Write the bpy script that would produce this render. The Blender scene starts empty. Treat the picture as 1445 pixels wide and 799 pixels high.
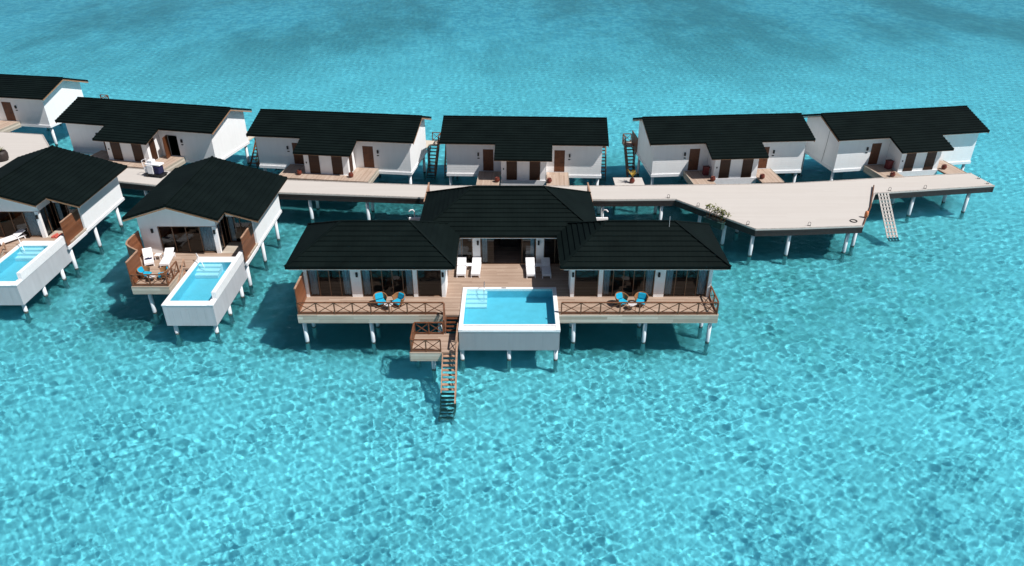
import bpy, math, random
import numpy as np
from mathutils import Vector, Matrix
random.seed(7)
sc = bpy.context.scene
COL = sc.collection
R = math.radians
V = Vector

# ------------------------------------------------------------------ helpers
class MB:
    """collects shapes, builds ONE mesh object"""
    def __init__(s): s.v = []; s.f = []; s.uv = {}
    def face(s, pts, uv=None):
        n = len(s.v); s.v += [tuple(p) for p in pts]
        s.f.append(tuple(range(n, n+len(pts))))
        if uv: s.uv[len(s.f)-1] = uv
        return s
    def box(s, x0, x1, y0, y1, z0, z1, M=None):
        if x0 > x1: x0, x1 = x1, x0
        if y0 > y1: y0, y1 = y1, y0
        if z0 > z1: z0, z1 = z1, z0
        p = [V(q) for q in ((x0,y0,z0),(x1,y0,z0),(x1,y1,z0),(x0,y1,z0),(x0,y0,z1),(x1,y0,z1),(x1,y1,z1),(x0,y1,z1))]
        if M is not None: p = [M @ q for q in p]
        n = len(s.v); s.v += [tuple(q) for q in p]
        for q in ((3,2,1,0),(4,5,6,7),(0,1,5,4),(1,2,6,5),(2,3,7,6),(3,0,4,7)):
            s.f.append(tuple(n+i for i in q))
        return s
    def bar(s, a, b, w, h=None, up=(0,0,1)):
        """square bar from a to b"""
        a = V(a); b = V(b); d = b-a; L = d.length
        if L < 1e-6: return s
        h = h or w
        d.normalize(); u = V(up)
        if abs(d.dot(u)) > .98: u = V((0,1,0))
        sx = d.cross(u).normalized(); sz = sx.cross(d).normalized()
        M = Matrix(((sx.x,d.x,sz.x,a.x),(sx.y,d.y,sz.y,a.y),(sx.z,d.z,sz.z,a.z),(0,0,0,1)))
        return s.box(-w/2, w/2, 0, L, -h/2, h/2, M)
    def prism(s, poly, z0, z1):
        n = len(poly)
        a = sum(poly[i][0]*poly[(i+1)%n][1]-poly[(i+1)%n][0]*poly[i][1] for i in range(n))
        if a < 0: poly = poly[::-1]
        b = len(s.v)
        s.v += [(p[0],p[1],z0) for p in poly]+[(p[0],p[1],z1) for p in poly]
        s.f.append(tuple(b+n+i for i in range(n))); s.f.append(tuple(b+n-1-i for i in range(n)))
        for i in range(n):
            j = (i+1) % n; s.f.append((b+i,b+j,b+n+j,b+n+i))
        return s
    def slab(s, pts, dz0, dz1):
        """vertical extrusion of a sloped polygon"""
        n = len(pts); b = len(s.v)
        s.v += [(p[0],p[1],p[2]+dz0) for p in pts]+[(p[0],p[1],p[2]+dz1) for p in pts]
        s.f.append(tuple(b+n+i for i in range(n))); s.f.append(tuple(b+n-1-i for i in range(n)))
        for i in range(n):
            j = (i+1) % n; s.f.append((b+i,b+j,b+n+j,b+n+i))
        return s
    def extr(s, pts, d):
        """planar polygon extruded along vector d"""
        d = V(d); n = len(pts); b = len(s.v)
        s.v += [tuple(p) for p in pts]+[tuple(V(p)+d) for p in pts]
        s.f.append(tuple(b+i for i in range(n))); s.f.append(tuple(b+2*n-1-i for i in range(n)))
        for i in range(n):
            j = (i+1) % n; s.f.append((b+j,b+i,b+n+i,b+n+j))
        return s
    def tube(s, pts, r, n=8, cap=True):
        pts = [V(p) for p in pts]; rs = r if isinstance(r, (list,tuple)) else [r]*len(pts)
        b = len(s.v); m = len(pts)
        for i, p in enumerate(pts):
            d = (pts[min(i+1,m-1)]-pts[max(i-1,0)]).normalized()
            u = V((0,0,1)) if abs(d.z) < .95 else V((1,0,0))
            x = d.cross(u).normalized(); y = x.cross(d)
            for k in range(n):
                a = 2*math.pi*k/n
                s.v.append(tuple(p+rs[i]*(x*math.cos(a)+y*math.sin(a))))
        for i in range(m-1):
            for k in range(n):
                k2 = (k+1) % n
                s.f.append((b+i*n+k2,b+i*n+k,b+(i+1)*n+k,b+(i+1)*n+k2))
        if cap:
            s.f.append(tuple(b+k for k in range(n))); s.f.append(tuple(b+(m-1)*n+n-1-k for k in range(n)))
        return s
    def lathe(s, prof, c=(0,0,0), n=14):
        b = len(s.v); m = len(prof)
        for r, z in prof:
            for k in range(n):
                a = 2*math.pi*k/n; s.v.append((c[0]+r*math.cos(a), c[1]+r*math.sin(a), c[2]+z))
        for i in range(m-1):
            for k in range(n):
                k2 = (k+1) % n; s.f.append((b+i*n+k,b+i*n+k2,b+(i+1)*n+k2,b+(i+1)*n+k))
        s.f.append(tuple(b+n-1-k for k in range(n))); s.f.append(tuple(b+(m-1)*n+k for k in range(n)))
        return s
    def build(s, name, mat, parent=None, smooth=False, bevel=0):
        off = OFF.get(parent, V((0,0,0))) if parent else V((0,0,0))
        me = bpy.data.meshes.new(name)
        me.from_pydata([(x-off.x,y-off.y,z-off.z) for x,y,z in s.v], [], s.f)
        if s.uv:
            l = me.uv_layers.new(name='UVMap')
            for i, uv in s.uv.items():
                for li, q in zip(me.polygons[i].loop_indices, uv): l.data[li].uv = q
        me.materials.append(mat)
        if smooth:
            for p in me.polygons: p.use_smooth = True
        me.update()
        o = bpy.data.objects.new(name, me); COL.objects.link(o)
        if parent: o.parent = parent; OFF[o] = off
        if bevel:
            m = o.modifiers.new('bevel', 'BEVEL'); m.width = bevel; m.segments = 2; m.limit_method = 'ANGLE'
        return o
OFF = {}
def each(name, mat, parent, *boxes):
    for q in boxes: MB().box(*q).build(name, mat, parent)
def tag(o, label=None, cat=None, group=None, kind=None):
    if label: o['label'] = label
    if cat: o['category'] = cat
    if group: o['group'] = group
    if kind: o['kind'] = kind
    return o
def empty(name, loc=(0,0,0), rz=0, keep_local=True):
    o = bpy.data.objects.new(name, None); COL.objects.link(o)
    o.location = loc; o.rotation_euler = (0,0,rz); o.empty_display_size = .3
    OFF[o] = V((0,0,0)) if keep_local else V(loc)
    return o
def copy_tree(o, parent=None):
    c = o.copy(); COL.objects.link(c)
    if parent: c.parent = parent
    for ch in list(o.children): copy_tree(ch, c)
    return c
def inst(proto, loc, rz, label, group=None):
    """first use moves the prototype itself, later uses copy it"""
    o = proto if not proto.get('_used') else copy_tree(proto)
    proto['_used'] = 1
    o.location = loc; o.rotation_euler = (0,0,rz); o['label'] = label
    if group: o['group'] = group
    return o

# ------------------------------------------------------------------ materials
def newmat(name):
    m = bpy.data.materials.new(name); m.use_nodes = True
    nt = m.node_tree; return m, nt, nt.nodes['Principled BSDF']
def N(nt, t, **k):
    n = nt.nodes.new(t)
    for a, b in k.items(): setattr(n, a, b)
    return n
def math_(nt, op, a, b=None, c=None):
    n = N(nt, 'ShaderNodeMath', operation=op)
    for i, q in enumerate((a, b, c)):
        if q is None: continue
        if isinstance(q, (int, float)): n.inputs[i].default_value = q
        else: nt.links.new(q, n.inputs[i])
    return n.outputs[0]
def ramp(nt, fac, stops):
    n = N(nt, 'ShaderNodeValToRGB'); e = n.color_ramp.elements
    while len(e) < len(stops): e.new(.5)
    for q, (p, c) in zip(e, stops): q.position = p; q.color = (*c, 1)
    nt.links.new(fac, n.inputs[0]); return n.outputs[0]
def mixc(nt, fac, a, b, mode='MIX'):
    n = N(nt, 'ShaderNodeMix', data_type='RGBA', blend_type=mode)
    for i, q in ((0, fac), (6, a), (7, b)):
        if isinstance(q, (int, float)): n.inputs[i].default_value = q
        elif isinstance(q, tuple): n.inputs[i].default_value = (*q, 1)
        else: nt.links.new(q, n.inputs[i])
    return n.outputs[2]
def noise(nt, vec, scale, detail=4, rough=.55, dims='3D'):
    n = N(nt, 'ShaderNodeTexNoise', noise_dimensions=dims)
    n.inputs['Scale'].default_value = scale; n.inputs['Detail'].default_value = detail; n.inputs['Roughness'].default_value = rough
    if vec is not None: nt.links.new(vec, n.inputs['Vector'])
    return n.outputs['Fac']
def mapping(nt, vec, scale):
    n = N(nt, 'ShaderNodeMapping'); n.inputs['Scale'].default_value = scale
    nt.links.new(vec, n.inputs['Vector']); return n.outputs[0]
def bump(nt, b, h, strength, dist=.02):
    n = N(nt, 'ShaderNodeBump'); n.inputs['Strength'].default_value = strength; n.inputs['Distance'].default_value = dist
    nt.links.new(h, n.inputs['Height']); nt.links.new(n.outputs[0], b.inputs['Normal'])
def plain(name, c, rough=.6, var=.12, scale=6, spec=.4, metal=0):
    m, nt, b = newmat(name); tc = N(nt, 'ShaderNodeTexCoord')
    f = noise(nt, tc.outputs['Object'], scale)
    d = tuple(q*(1-var*1.6) for q in c); e = tuple(min(1,q*(1+var)) for q in c)
    nt.links.new(ramp(nt, f, [(.3, d), (.7, e)]), b.inputs['Base Color'])
    b.inputs['Roughness'].default_value = rough; b.inputs['Specular IOR Level'].default_value = spec; b.inputs['Metallic'].default_value = metal
    return m
def planks(name, cols, width, along, across, rough=.65, length=3.4, gap=.07, gapcol=.35, spec=.3):
    """boards: `along` axis of a board, `across` axis that counts boards"""
    m, nt, b = newmat(name); tc = N(nt, 'ShaderNodeTexCoord'); sp = N(nt, 'ShaderNodeSeparateXYZ')
    nt.links.new(tc.outputs['Object'], sp.inputs[0])
    a, c = sp.outputs[along], sp.outputs[across]
    q = math_(nt, 'DIVIDE', c, width); idx = math_(nt, 'FLOOR', q); fr = math_(nt, 'FRACT', q)
    w1 = N(nt, 'ShaderNodeTexWhiteNoise', noise_dimensions='1D'); nt.links.new(idx, w1.inputs['W'])
    seg = math_(nt, 'FLOOR', math_(nt, 'ADD', math_(nt, 'DIVIDE', a, length), math_(nt, 'MULTIPLY', w1.outputs[0], 7.3)))
    w2 = N(nt, 'ShaderNodeTexWhiteNoise', noise_dimensions='2D'); cb = N(nt, 'ShaderNodeCombineXYZ')
    nt.links.new(idx, cb.inputs[0]); nt.links.new(seg, cb.inputs[1]); nt.links.new(cb.outputs[0], w2.inputs['Vector'])
    sc3 = [14,14,14]; sc3['XYZ'.index(along)] = 1.2
    g = noise(nt, mapping(nt, tc.outputs['Object'], sc3), 1.6, 5)
    big = noise(nt, tc.outputs['Object'], .5, 3)
    f = math_(nt, 'ADD', math_(nt, 'MULTIPLY', w2.outputs[0], .55), math_(nt, 'MULTIPLY', g, .3))
    f = math_(nt, 'ADD', f, math_(nt, 'MULTIPLY', math_(nt, 'SUBTRACT', big, .5), .5))
    n = len(cols); col = ramp(nt, f, [(.12+.72*i/max(1,n-1), cols[i]) for i in range(n)])
    edge = math_(nt, 'LESS_THAN', fr, gap)
    nt.links.new(mixc(nt, math_(nt, 'MULTIPLY', edge, 1-gapcol), col, (.02,.015,.01)), b.inputs['Base Color'])
    b.inputs['Roughness'].default_value = rough; b.inputs['Specular IOR Level'].default_value = spec
    return m
def siding(name, c, width=.2, axis='Z', rough=.55, dirt=.12):
    m, nt, b = newmat(name); tc = N(nt, 'ShaderNodeTexCoord'); sp = N(nt, 'ShaderNodeSeparateXYZ')
    nt.links.new(tc.outputs['Object'], sp.inputs[0])
    fr = math_(nt, 'FRACT', math_(nt, 'DIVIDE', sp.outputs[axis], width))
    st = noise(nt, mapping(nt, tc.outputs['Object'], (2.2,2.2,.25)), 1.5, 5)
    bl = noise(nt, tc.outputs['Object'], .8, 4)
    f = math_(nt, 'ADD', math_(nt, 'MULTIPLY', st, .6), math_(nt, 'MULTIPLY', bl, .4))
    col = ramp(nt, f, [(.32, tuple(q*(1-dirt) for q in c)), (.6, c)])
    nt.links.new(col, b.inputs['Base Color']); b.inputs['Roughness'].default_value = rough; b.inputs['Specular IOR Level'].default_value = .3
    bump(nt, b, math_(nt, 'MINIMUM', math_(nt, 'MULTIPLY', fr, 6), 1), .5, .012)
    return m
def roofmat(name, c, tint, rough=.62):
    m, nt, b = newmat(name); uv = N(nt, 'ShaderNodeTexCoord'); sp = N(nt, 'ShaderNodeSeparateXYZ')
    nt.links.new(uv.outputs['UV'], sp.inputs[0])
    u = math_(nt, 'DIVIDE', sp.outputs[0], .33); v = sp.outputs[1]
    iv = math_(nt, 'FLOOR', v); iu = math_(nt, 'FLOOR', math_(nt, 'ADD', math_(nt, 'DIVIDE', u, 4), math_(nt, 'MULTIPLY', iv, .37)))
    cb = N(nt, 'ShaderNodeCombineXYZ'); nt.links.new(iu, cb.inputs[0]); nt.links.new(iv, cb.inputs[1])
    w = N(nt, 'ShaderNodeTexWhiteNoise', noise_dimensions='2D'); nt.links.new(cb.outputs[0], w.inputs['Vector'])
    big = noise(nt, uv.outputs['Object'], .6, 4)
    f = math_(nt, 'ADD', math_(nt, 'MULTIPLY', w.outputs[0], .16), math_(nt, 'MULTIPLY', big, .95))
    nt.links.new(ramp(nt, f, [(.2, c), (.8, tint)]), b.inputs['Base Color'])
    b.inputs['Roughness'].default_value = rough; b.inputs['Specular IOR Level'].default_value = .05
    rib = math_(nt, 'ABSOLUTE', math_(nt, 'SINE', math_(nt, 'MULTIPLY', u, math.pi)))
    bump(nt, b, rib, .18, .02)
    return m
M = {}
M['roof'] = roofmat('dark_roof_tile', (.0026,.0052,.0052), (.0055,.0100,.0096))
M['wall'] = siding('white_siding', (.88,.88,.885), dirt=.06)
M['trim'] = plain('white_trim', (.82,.81,.82), .5, .05)
M['basin'] = siding('grey_basin_boards', (.30,.32,.345), 1.1, 'X', .6, .09)
M['basin_pale'] = siding('pale_basin_boards', (.47,.475,.50), .55, 'X', .6, .12)
M['deck'] = planks('deck_boards', [(.295,.205,.152),(.385,.278,.212),(.465,.35,.275)], .145, 'X', 'Y')
M['porch'] = planks('porch_boards', [(.36,.26,.20),(.44,.335,.265),(.50,.40,.325)], .145, 'Y', 'X')
M['fascia'] = planks('weathered_fascia_boards', [(.36,.31,.25),(.52,.45,.37),(.66,.59,.50)], .215, 'X', 'Z', gap=.06)
M['brown'] = plain('brown_rail_timber', (.17,.068,.032), .55, .2, 5)
M['screen'] = planks('red_brown_screen_boards', [(.15,.052,.022),(.21,.078,.035),(.26,.10,.048)], .16, 'Y', 'Z', .5, gap=.06)
M['stair'] = plain('pale_stair_timber', (.40,.24,.16), .6, .2, 5)
M['door'] = plain('brown_door', (.12,.042,.018), .5, .2, 5)
M['louvre'] = planks('brown_louvre_slats', [(.045,.018,.010),(.07,.028,.014)], .09, 'X', 'Z', .5, gap=.25)
M['pier'] = planks('pale_boardwalk', [(.505,.468,.435),(.52,.484,.452),(.535,.50,.468)], .3, 'X', 'Y', .75, 6.0, .03, .95)
M['pieredge'] = plain('dark_pier_beam', (.035,.024,.022), .6, .2)
M['frame'] = plain('brown_door_frame', (.20,.115,.07), .5, .15)
M['black'] = plain('black_metal', (.012,.012,.014), .5, .1)
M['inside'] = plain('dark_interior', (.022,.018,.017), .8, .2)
M['curtain'] = plain('white_curtain', (.72,.76,.80), .9, .12, 9)
M['cushion'] = plain('turquoise_cushion', (.010,.36,.56), .85, .12, 14, .2)
M['wicker'] = plain('tan_wicker', (.30,.14,.06), .7, .3, 30, .2)
M['loung'] = plain('white_lounger', (.84,.83,.85), .6, .05)
M['tabletop'] = plain('pale_tabletop', (.62,.58,.58), .4, .1)
M['pot'] = plain('red_brown_glazed_pot', (.14,.025,.012), .35, .25, 8, .5)
M['redbin'] = plain('dark_red_plastic', (.12,.012,.018), .5, .1)
M['tile'] = plain('pool_tile', (.13,.47,.60), .3, .05, 2)
M['poolstep'] = plain('pale_pool_step', (.46,.66,.74), .4, .04)
M['stone'] = planks('sandy_paving', [(.40,.34,.28),(.50,.44,.37)], .45, 'X', 'Y', .8, .9, .05, .6)
M['leaf'] = plain('yellow_green_leaf', (.14,.15,.035), .6, .35, 9, .3)
M['palm'] = plain('golden_palm_frond', (.36,.24,.03), .6, .3, 9, .3)
M['planter'] = plain('dark_green_planter', (.02,.05,.045), .5, .15)
M['orange'] = plain('orange_plastic', (.62,.20,.08), .5, .15)
M['navy'] = plain('navy_towel', (.012,.014,.06), .9, .2)
M['coral'] = plain('coral_towel', (.62,.13,.10), .9, .2)
M['lattice'] = plain('pale_lattice_plastic', (.42,.385,.36), .6, .2)
M['soffit'] = plain('timber_soffit', (.36,.20,.11), .7, .15)
M['chrome'] = plain('steel_rail', (.6,.6,.62), .25, .05, metal=1)
def pile_mat():
    m, nt, b = newmat('white_pile_with_algae'); tc = N(nt, 'ShaderNodeTexCoord'); sp = N(nt, 'ShaderNodeSeparateXYZ'); g = N(nt, 'ShaderNodeNewGeometry')
    nt.links.new(g.outputs['Position'], sp.inputs[0])
    n = noise(nt, g.outputs['Position'], 5, 4)
    z = math_(nt, 'ADD', math_(nt, 'ADD', sp.outputs[2], .15), math_(nt, 'MULTIPLY', math_(nt, 'SUBTRACT', n, .5), .3))
    nt.links.new(ramp(nt, z, [(.0,(.30,.36,.34)),(.10,(.30,.36,.34)),(.13,(.04,.05,.04)),(.25,(.06,.07,.06)),(.32,(.52,.55,.59)),(1,(.66,.685,.72))]), b.inputs['Base Color'])
    b.inputs['Roughness'].default_value = .6
    return m
M['pile'] = pile_mat()
def glass_mat(name, tint, ior=1.45, rough=.0):
    m = bpy.data.materials.new(name); m.use_nodes = True; nt = m.node_tree; nt.nodes.clear()
    out = N(nt, 'ShaderNodeOutputMaterial'); t = N(nt, 'ShaderNodeBsdfTransparent'); t.inputs[0].default_value = (*tint, 1)
    g = N(nt, 'ShaderNodeBsdfGlossy'); g.inputs['Roughness'].default_value = rough
    f = N(nt, 'ShaderNodeFresnel'); f.inputs[0].default_value = ior
    x = N(nt, 'ShaderNodeMixShader'); nt.links.new(f.outputs[0], x.inputs[0]); nt.links.new(t.outputs[0], x.inputs[1]); nt.links.new(g.outputs[0], x.inputs[2])
    nt.links.new(x.outputs[0], out.inputs[0]); return m, nt, g
M['glass'], _, _ = glass_mat('tinted_glass', (.58,.68,.72), 1.55)
M['poolwater'], pnt, pg = glass_mat('pool_water', (.80,.98,1.0), 1.33, .02)
_tc = N(pnt, 'ShaderNodeTexCoord'); _bn = N(pnt, 'ShaderNodeBump'); _bn.inputs['Strength'].default_value = .25; _bn.inputs['Distance'].default_value = .05
pnt.links.new(noise(pnt, _tc.outputs['Object'], 2.5, 3), _bn.inputs['Height']); pnt.links.new(_bn.outputs[0], pg.inputs['Normal'])

# ------------------------------------------------------------------ camera, sun, sky
H = 29.24
cam = bpy.data.cameras.new('camera'); co = bpy.data.objects.new('camera', cam); COL.objects.link(co); sc.camera = co
co.location = (0,0,H); co.rotation_euler = (R(60),0,0); cam.lens = 36*1050/1445; cam.clip_start = .5; cam.clip_end = 9000
SUN = V((1.64,-.76,2.55)).normalized()
w = bpy.data.worlds.new("World"); sc.world = w; w.use_nodes = True
nt = w.node_tree; bg = nt.nodes['Background']; sk = N(nt, 'ShaderNodeTexSky', sky_type='NISHITA', sun_disc=False)
sk.sun_elevation = math.asin(SUN.z); sk.sun_rotation = math.atan2(SUN.x, SUN.y)
nt.links.new(sk.outputs[0], bg.inputs[0]); bg.inputs[1].default_value = .05
L = bpy.data.lights.new('sun', 'SUN'); L.energy = 5; L.angle = R(.5); L.color = (1,.965,.92)
lo = bpy.data.objects.new('sun', L); COL.objects.link(lo); lo.rotation_euler = SUN.to_track_quat('Z','Y').to_euler(); lo.location = SUN*200
L.cycles.is_caustics_light = True
vs = sc.view_settings; vs.view_transform = 'Standard'; vs.look = 'None'; vs.exposure = .14; vs.gamma = 1
sc.cycles.max_bounces = 10; sc.cycles.transparent_max_bounces = 16

# ------------------------------------------------------------------ sea
DEPTH = 1.8
def make_sea():
    ys = [-600,-300,-150,-70,-30,-10,4]; y = 14.
    while y < 6000:
        ys.append(y); y *= 1.0022 if y < 230 else 1.06
    ys = np.array(ys); ui = np.arange(-1.06,1.0601,.0015); uo = np.array([1.1,1.2,1.5,2.2,4,8,20])
    us = np.concatenate([-uo[::-1], ui, uo])
    Y, U = np.meshgrid(ys, us, indexing='ij'); X = U*np.maximum(Y,14)
    rng = np.random.RandomState(11); Z = np.zeros_like(X); step = np.maximum(Y,14)*.0022
    NW = 90
    for i in range(NW):
        lam = math.exp(rng.uniform(math.log(.17), math.log(1.35))); th = rng.normal(1.25,.95); k = 2*math.pi/lam
        a = .0245*lam**1.35/math.sqrt(NW)
        f = np.clip((lam/step-2.0)/1.2, 0, 1)
        Z += f*a*np.sin(k*(X*math.cos(th)+Y*math.sin(th))+rng.uniform(0,6.28))
    # calmer and rougher patches, as gusts leave them
    G = np.zeros_like(X)
    for i in range(14):
        lam = math.exp(rng.uniform(math.log(3), math.log(18))); th = rng.uniform(0,6.28); k = 2*math.pi/lam
        G += np.sin(k*(X*math.cos(th)+Y*math.sin(th))+rng.uniform(0,6.28))/math.sqrt(7)
    Z *= 1.0+.26*np.clip(G,-1.4,1.4)
    n, m = X.shape; c = np.stack([X,Y,Z], -1).reshape(-1,3).astype(np.float32); ix = np.arange(n*m).reshape(n,m)
    q = np.stack([ix[:-1,:-1],ix[:-1,1:],ix[1:,1:],ix[1:,:-1]], -1).reshape(-1,4)
    me = bpy.data.meshes.new('sea_water'); me.vertices.add(len(c)); me.vertices.foreach_set('co', c.ravel())
    me.loops.add(q.size); me.loops.foreach_set('vertex_index', q.ravel().astype(np.int32))
    me.polygons.add(len(q)); me.polygons.foreach_set('loop_start', np.arange(0,q.size,4,dtype=np.int32))
    me.polygons.foreach_set('use_smooth', np.ones(len(q), bool)); me.update(); me.validate()
    o = bpy.data.objects.new('sea_water', me); COL.objects.link(o); tag(o, kind='structure')
    m = bpy.data.materials.new('sea_water'); m.use_nodes = True; nt = m.node_tree; nt.nodes.clear()
    out = N(nt,'ShaderNodeOutputMaterial'); g = N(nt,'ShaderNodeBsdfRefraction'); g.inputs['Roughness'].default_value = 0; g.inputs['IOR'].default_value = 1.33
    g.inputs['Color'].default_value = (.415,.88,.945,1)
    # wind ripples: short steep wavelets that catch the sun, rougher where a gust passes
    gl = N(nt,'ShaderNodeBsdfGlossy'); gl.inputs['Roughness'].default_value = .12; gl.inputs['Color'].default_value = (.45,.8,1,1)
    fr = N(nt,'ShaderNodeFresnel'); fr.inputs[0].default_value = 1.24
    gp = N(nt,'ShaderNodeNewGeometry'); P = gp.outputs['Position']; bn = N(nt,'ShaderNodeBump'); bn.inputs['Distance'].default_value = .10
    gust = N(nt,'ShaderNodeMapRange'); nt.links.new(noise(nt, mapping(nt, P, (1,.55,1)), .16, 5, .6), gust.inputs[0])
    gust.inputs[1].default_value = .35; gust.inputs[2].default_value = .65; gust.inputs[3].default_value = .35; gust.inputs[4].default_value = 1
    dist = N(nt,'ShaderNodeMapRange'); sy = N(nt,'ShaderNodeSeparateXYZ'); nt.links.new(P, sy.inputs[0]); nt.links.new(sy.outputs[1], dist.inputs[0])
    dist.inputs[1].default_value = 45; dist.inputs[2].default_value = 110; dist.inputs[3].default_value = 1; dist.inputs[4].default_value = .35
    nt.links.new(math_(nt,'MULTIPLY',gust.outputs[0],dist.outputs[0]), bn.inputs['Strength'])
    nt.links.new(noise(nt, mapping(nt, P, (1,1.3,1)), 2.1, 4, .6), bn.inputs['Height'])
    b2 = N(nt,'ShaderNodeBump'); b2.inputs['Distance'].default_value = .021; b2.inputs['Strength'].default_value = 1
    nt.links.new(noise(nt, mapping(nt, P, (1,1.25,1)), 4.2, 4, .65), b2.inputs['Height']); nt.links.new(b2.outputs[0], g.inputs['Normal'])
    nt.links.new(bn.outputs[0], gl.inputs['Normal']); nt.links.new(bn.outputs[0], fr.inputs['Normal'])
    mx = N(nt,'ShaderNodeMixShader'); nt.links.new(fr.outputs[0],mx.inputs[0]); nt.links.new(g.outputs[0],mx.inputs[1]); nt.links.new(gl.outputs[0],mx.inputs[2])
    nt.links.new(mx.outputs[0], out.inputs[0]); me.materials.append(m); o.cycles.is_caustics_caster = True
    # sand bed
    s = MB(); s.face([(-6000,-2000,-DEPTH),(6000,-2000,-DEPTH),(6000,6500,-DEPTH),(-6000,6500,-DEPTH)])
    m, nt, b = newmat('sand_bed'); g = N(nt,'ShaderNodeNewGeometry'); P = g.outputs['Position']
    a = noise(nt, P, .9, 5, .6); bb = noise(nt, P, .12, 5, .6); far = noise(nt, mapping(nt, P, (.026,.011,1)), 1.5, 6, .68)
    col = ramp(nt, math_(nt,'ADD',math_(nt,'MULTIPLY',a,.5),math_(nt,'MULTIPLY',bb,.5)), [(.36,(.60,.62,.62)),(.64,(.82,.83,.83))])
    # weed and coral rubble round the villas, plus building shade painted into the sand
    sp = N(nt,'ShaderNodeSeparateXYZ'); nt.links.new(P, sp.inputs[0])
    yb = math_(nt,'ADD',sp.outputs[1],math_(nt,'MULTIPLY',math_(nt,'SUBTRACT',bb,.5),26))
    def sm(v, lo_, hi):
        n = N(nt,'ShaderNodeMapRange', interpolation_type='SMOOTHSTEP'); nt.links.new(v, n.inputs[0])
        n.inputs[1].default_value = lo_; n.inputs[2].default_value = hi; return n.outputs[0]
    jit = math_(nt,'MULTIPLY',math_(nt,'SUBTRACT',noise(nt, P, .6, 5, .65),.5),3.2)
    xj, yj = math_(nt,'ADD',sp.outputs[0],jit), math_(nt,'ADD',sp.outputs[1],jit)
    def shade_patch(x0, x1, y0, y1, e=1.5, yy=None):
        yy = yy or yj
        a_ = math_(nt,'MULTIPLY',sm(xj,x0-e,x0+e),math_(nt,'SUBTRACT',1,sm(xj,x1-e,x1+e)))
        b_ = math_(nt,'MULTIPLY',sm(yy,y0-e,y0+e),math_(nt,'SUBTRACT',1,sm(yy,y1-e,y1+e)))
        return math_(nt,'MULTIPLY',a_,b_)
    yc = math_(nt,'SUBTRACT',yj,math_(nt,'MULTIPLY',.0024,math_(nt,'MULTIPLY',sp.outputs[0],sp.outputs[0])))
    under = None  # mask of the painted shade below villas, boardwalk and rear houses
    for q in (shade_patch(-17.5,13.5,42.5,58),shade_patch(-31,-20.5,45,61),shade_patch(-46,-35.5,47.5,64),shade_patch(-70,44,62,75,1.5,yc),shade_patch(17,29,56.5,66)):
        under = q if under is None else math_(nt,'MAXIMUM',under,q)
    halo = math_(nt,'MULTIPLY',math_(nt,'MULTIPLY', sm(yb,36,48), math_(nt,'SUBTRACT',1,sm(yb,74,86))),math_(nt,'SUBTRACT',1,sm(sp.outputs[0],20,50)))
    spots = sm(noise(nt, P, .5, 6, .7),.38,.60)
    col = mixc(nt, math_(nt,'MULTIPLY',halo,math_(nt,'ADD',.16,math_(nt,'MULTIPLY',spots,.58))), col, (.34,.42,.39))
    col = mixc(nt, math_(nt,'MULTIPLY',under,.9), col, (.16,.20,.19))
    fw = ramp(nt, far, [(.45,(0,0,0)),(.60,(1,1,1))]); sf = N(nt,'ShaderNodeSeparateColor'); nt.links.new(fw, sf.inputs[0])
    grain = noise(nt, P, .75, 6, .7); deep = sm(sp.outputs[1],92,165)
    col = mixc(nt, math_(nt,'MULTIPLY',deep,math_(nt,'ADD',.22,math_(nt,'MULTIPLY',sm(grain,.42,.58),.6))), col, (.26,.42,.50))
    col = mixc(nt, math_(nt,'MULTIPLY',math_(nt,'MULTIPLY',sf.outputs[0],sm(sp.outputs[1],88,150)),.66), col, (.22,.27,.27))
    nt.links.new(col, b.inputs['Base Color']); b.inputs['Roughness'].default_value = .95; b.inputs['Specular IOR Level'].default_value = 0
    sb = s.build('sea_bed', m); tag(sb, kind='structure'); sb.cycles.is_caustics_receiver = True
make_sea()

# ------------------------------------------------------------------ building bits
def roof_faces(faces, name, parent, course, lift=.06, thick=.15):
    """faces: (A,B,C,D) eave A-B, upper edge D-C (C may equal D); stepped courses of tiles"""
    m = MB(); sof = MB()
    for A, Bq, C, D in faces:
        A, Bq, C, D = V(A), V(Bq), V(C), V(D)
        slope = max((D-A).length*.0+((C+D)/2-(A+Bq)/2).length, .1)
        n = max(1, round(slope/course)); ax = (Bq-A).normalized()
        for k in range(n):
            t0, t1 = k/n, (k+1)/n
            p0, q0, p1, q1 = A.lerp(D,t0), Bq.lerp(C,t0), A.lerp(D,t1), Bq.lerp(C,t1)
            up = V((0,0,lift)); u = lambda p: (p-A).dot(ax)
            if (p1-q1).length > 1e-4:
                m.face([p0+up,q0+up,q1,p1], [(u(p0),k+.05),(u(q0),k+.05),(u(q1),k+.95),(u(p1),k+.95)])
            else:
                m.face([p0+up,q0+up,p1], [(u(p0),k+.05),(u(q0),k+.05),(u(p1),k+.95)])
            m.face([p0,q0,q0+up,p0+up], [(u(p0),k),(u(q0),k),(u(q0),k+.05),(u(p0),k+.05)])
        poly = [A,Bq,C] + ([D] if (D-C).length > 1e-4 else [])
        m.slab(poly, -thick, -.004); sof.slab(poly, -thick-.02, -thick-.003)
    o = m.build(name, M['roof'], parent); sof.build('soffit', M['soffit'], o)
    return o
def ridge_cap(m, a, b): m.bar(V(a)+V((0,0,.05)), V(b)+V((0,0,.05)), .16, .07)
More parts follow.
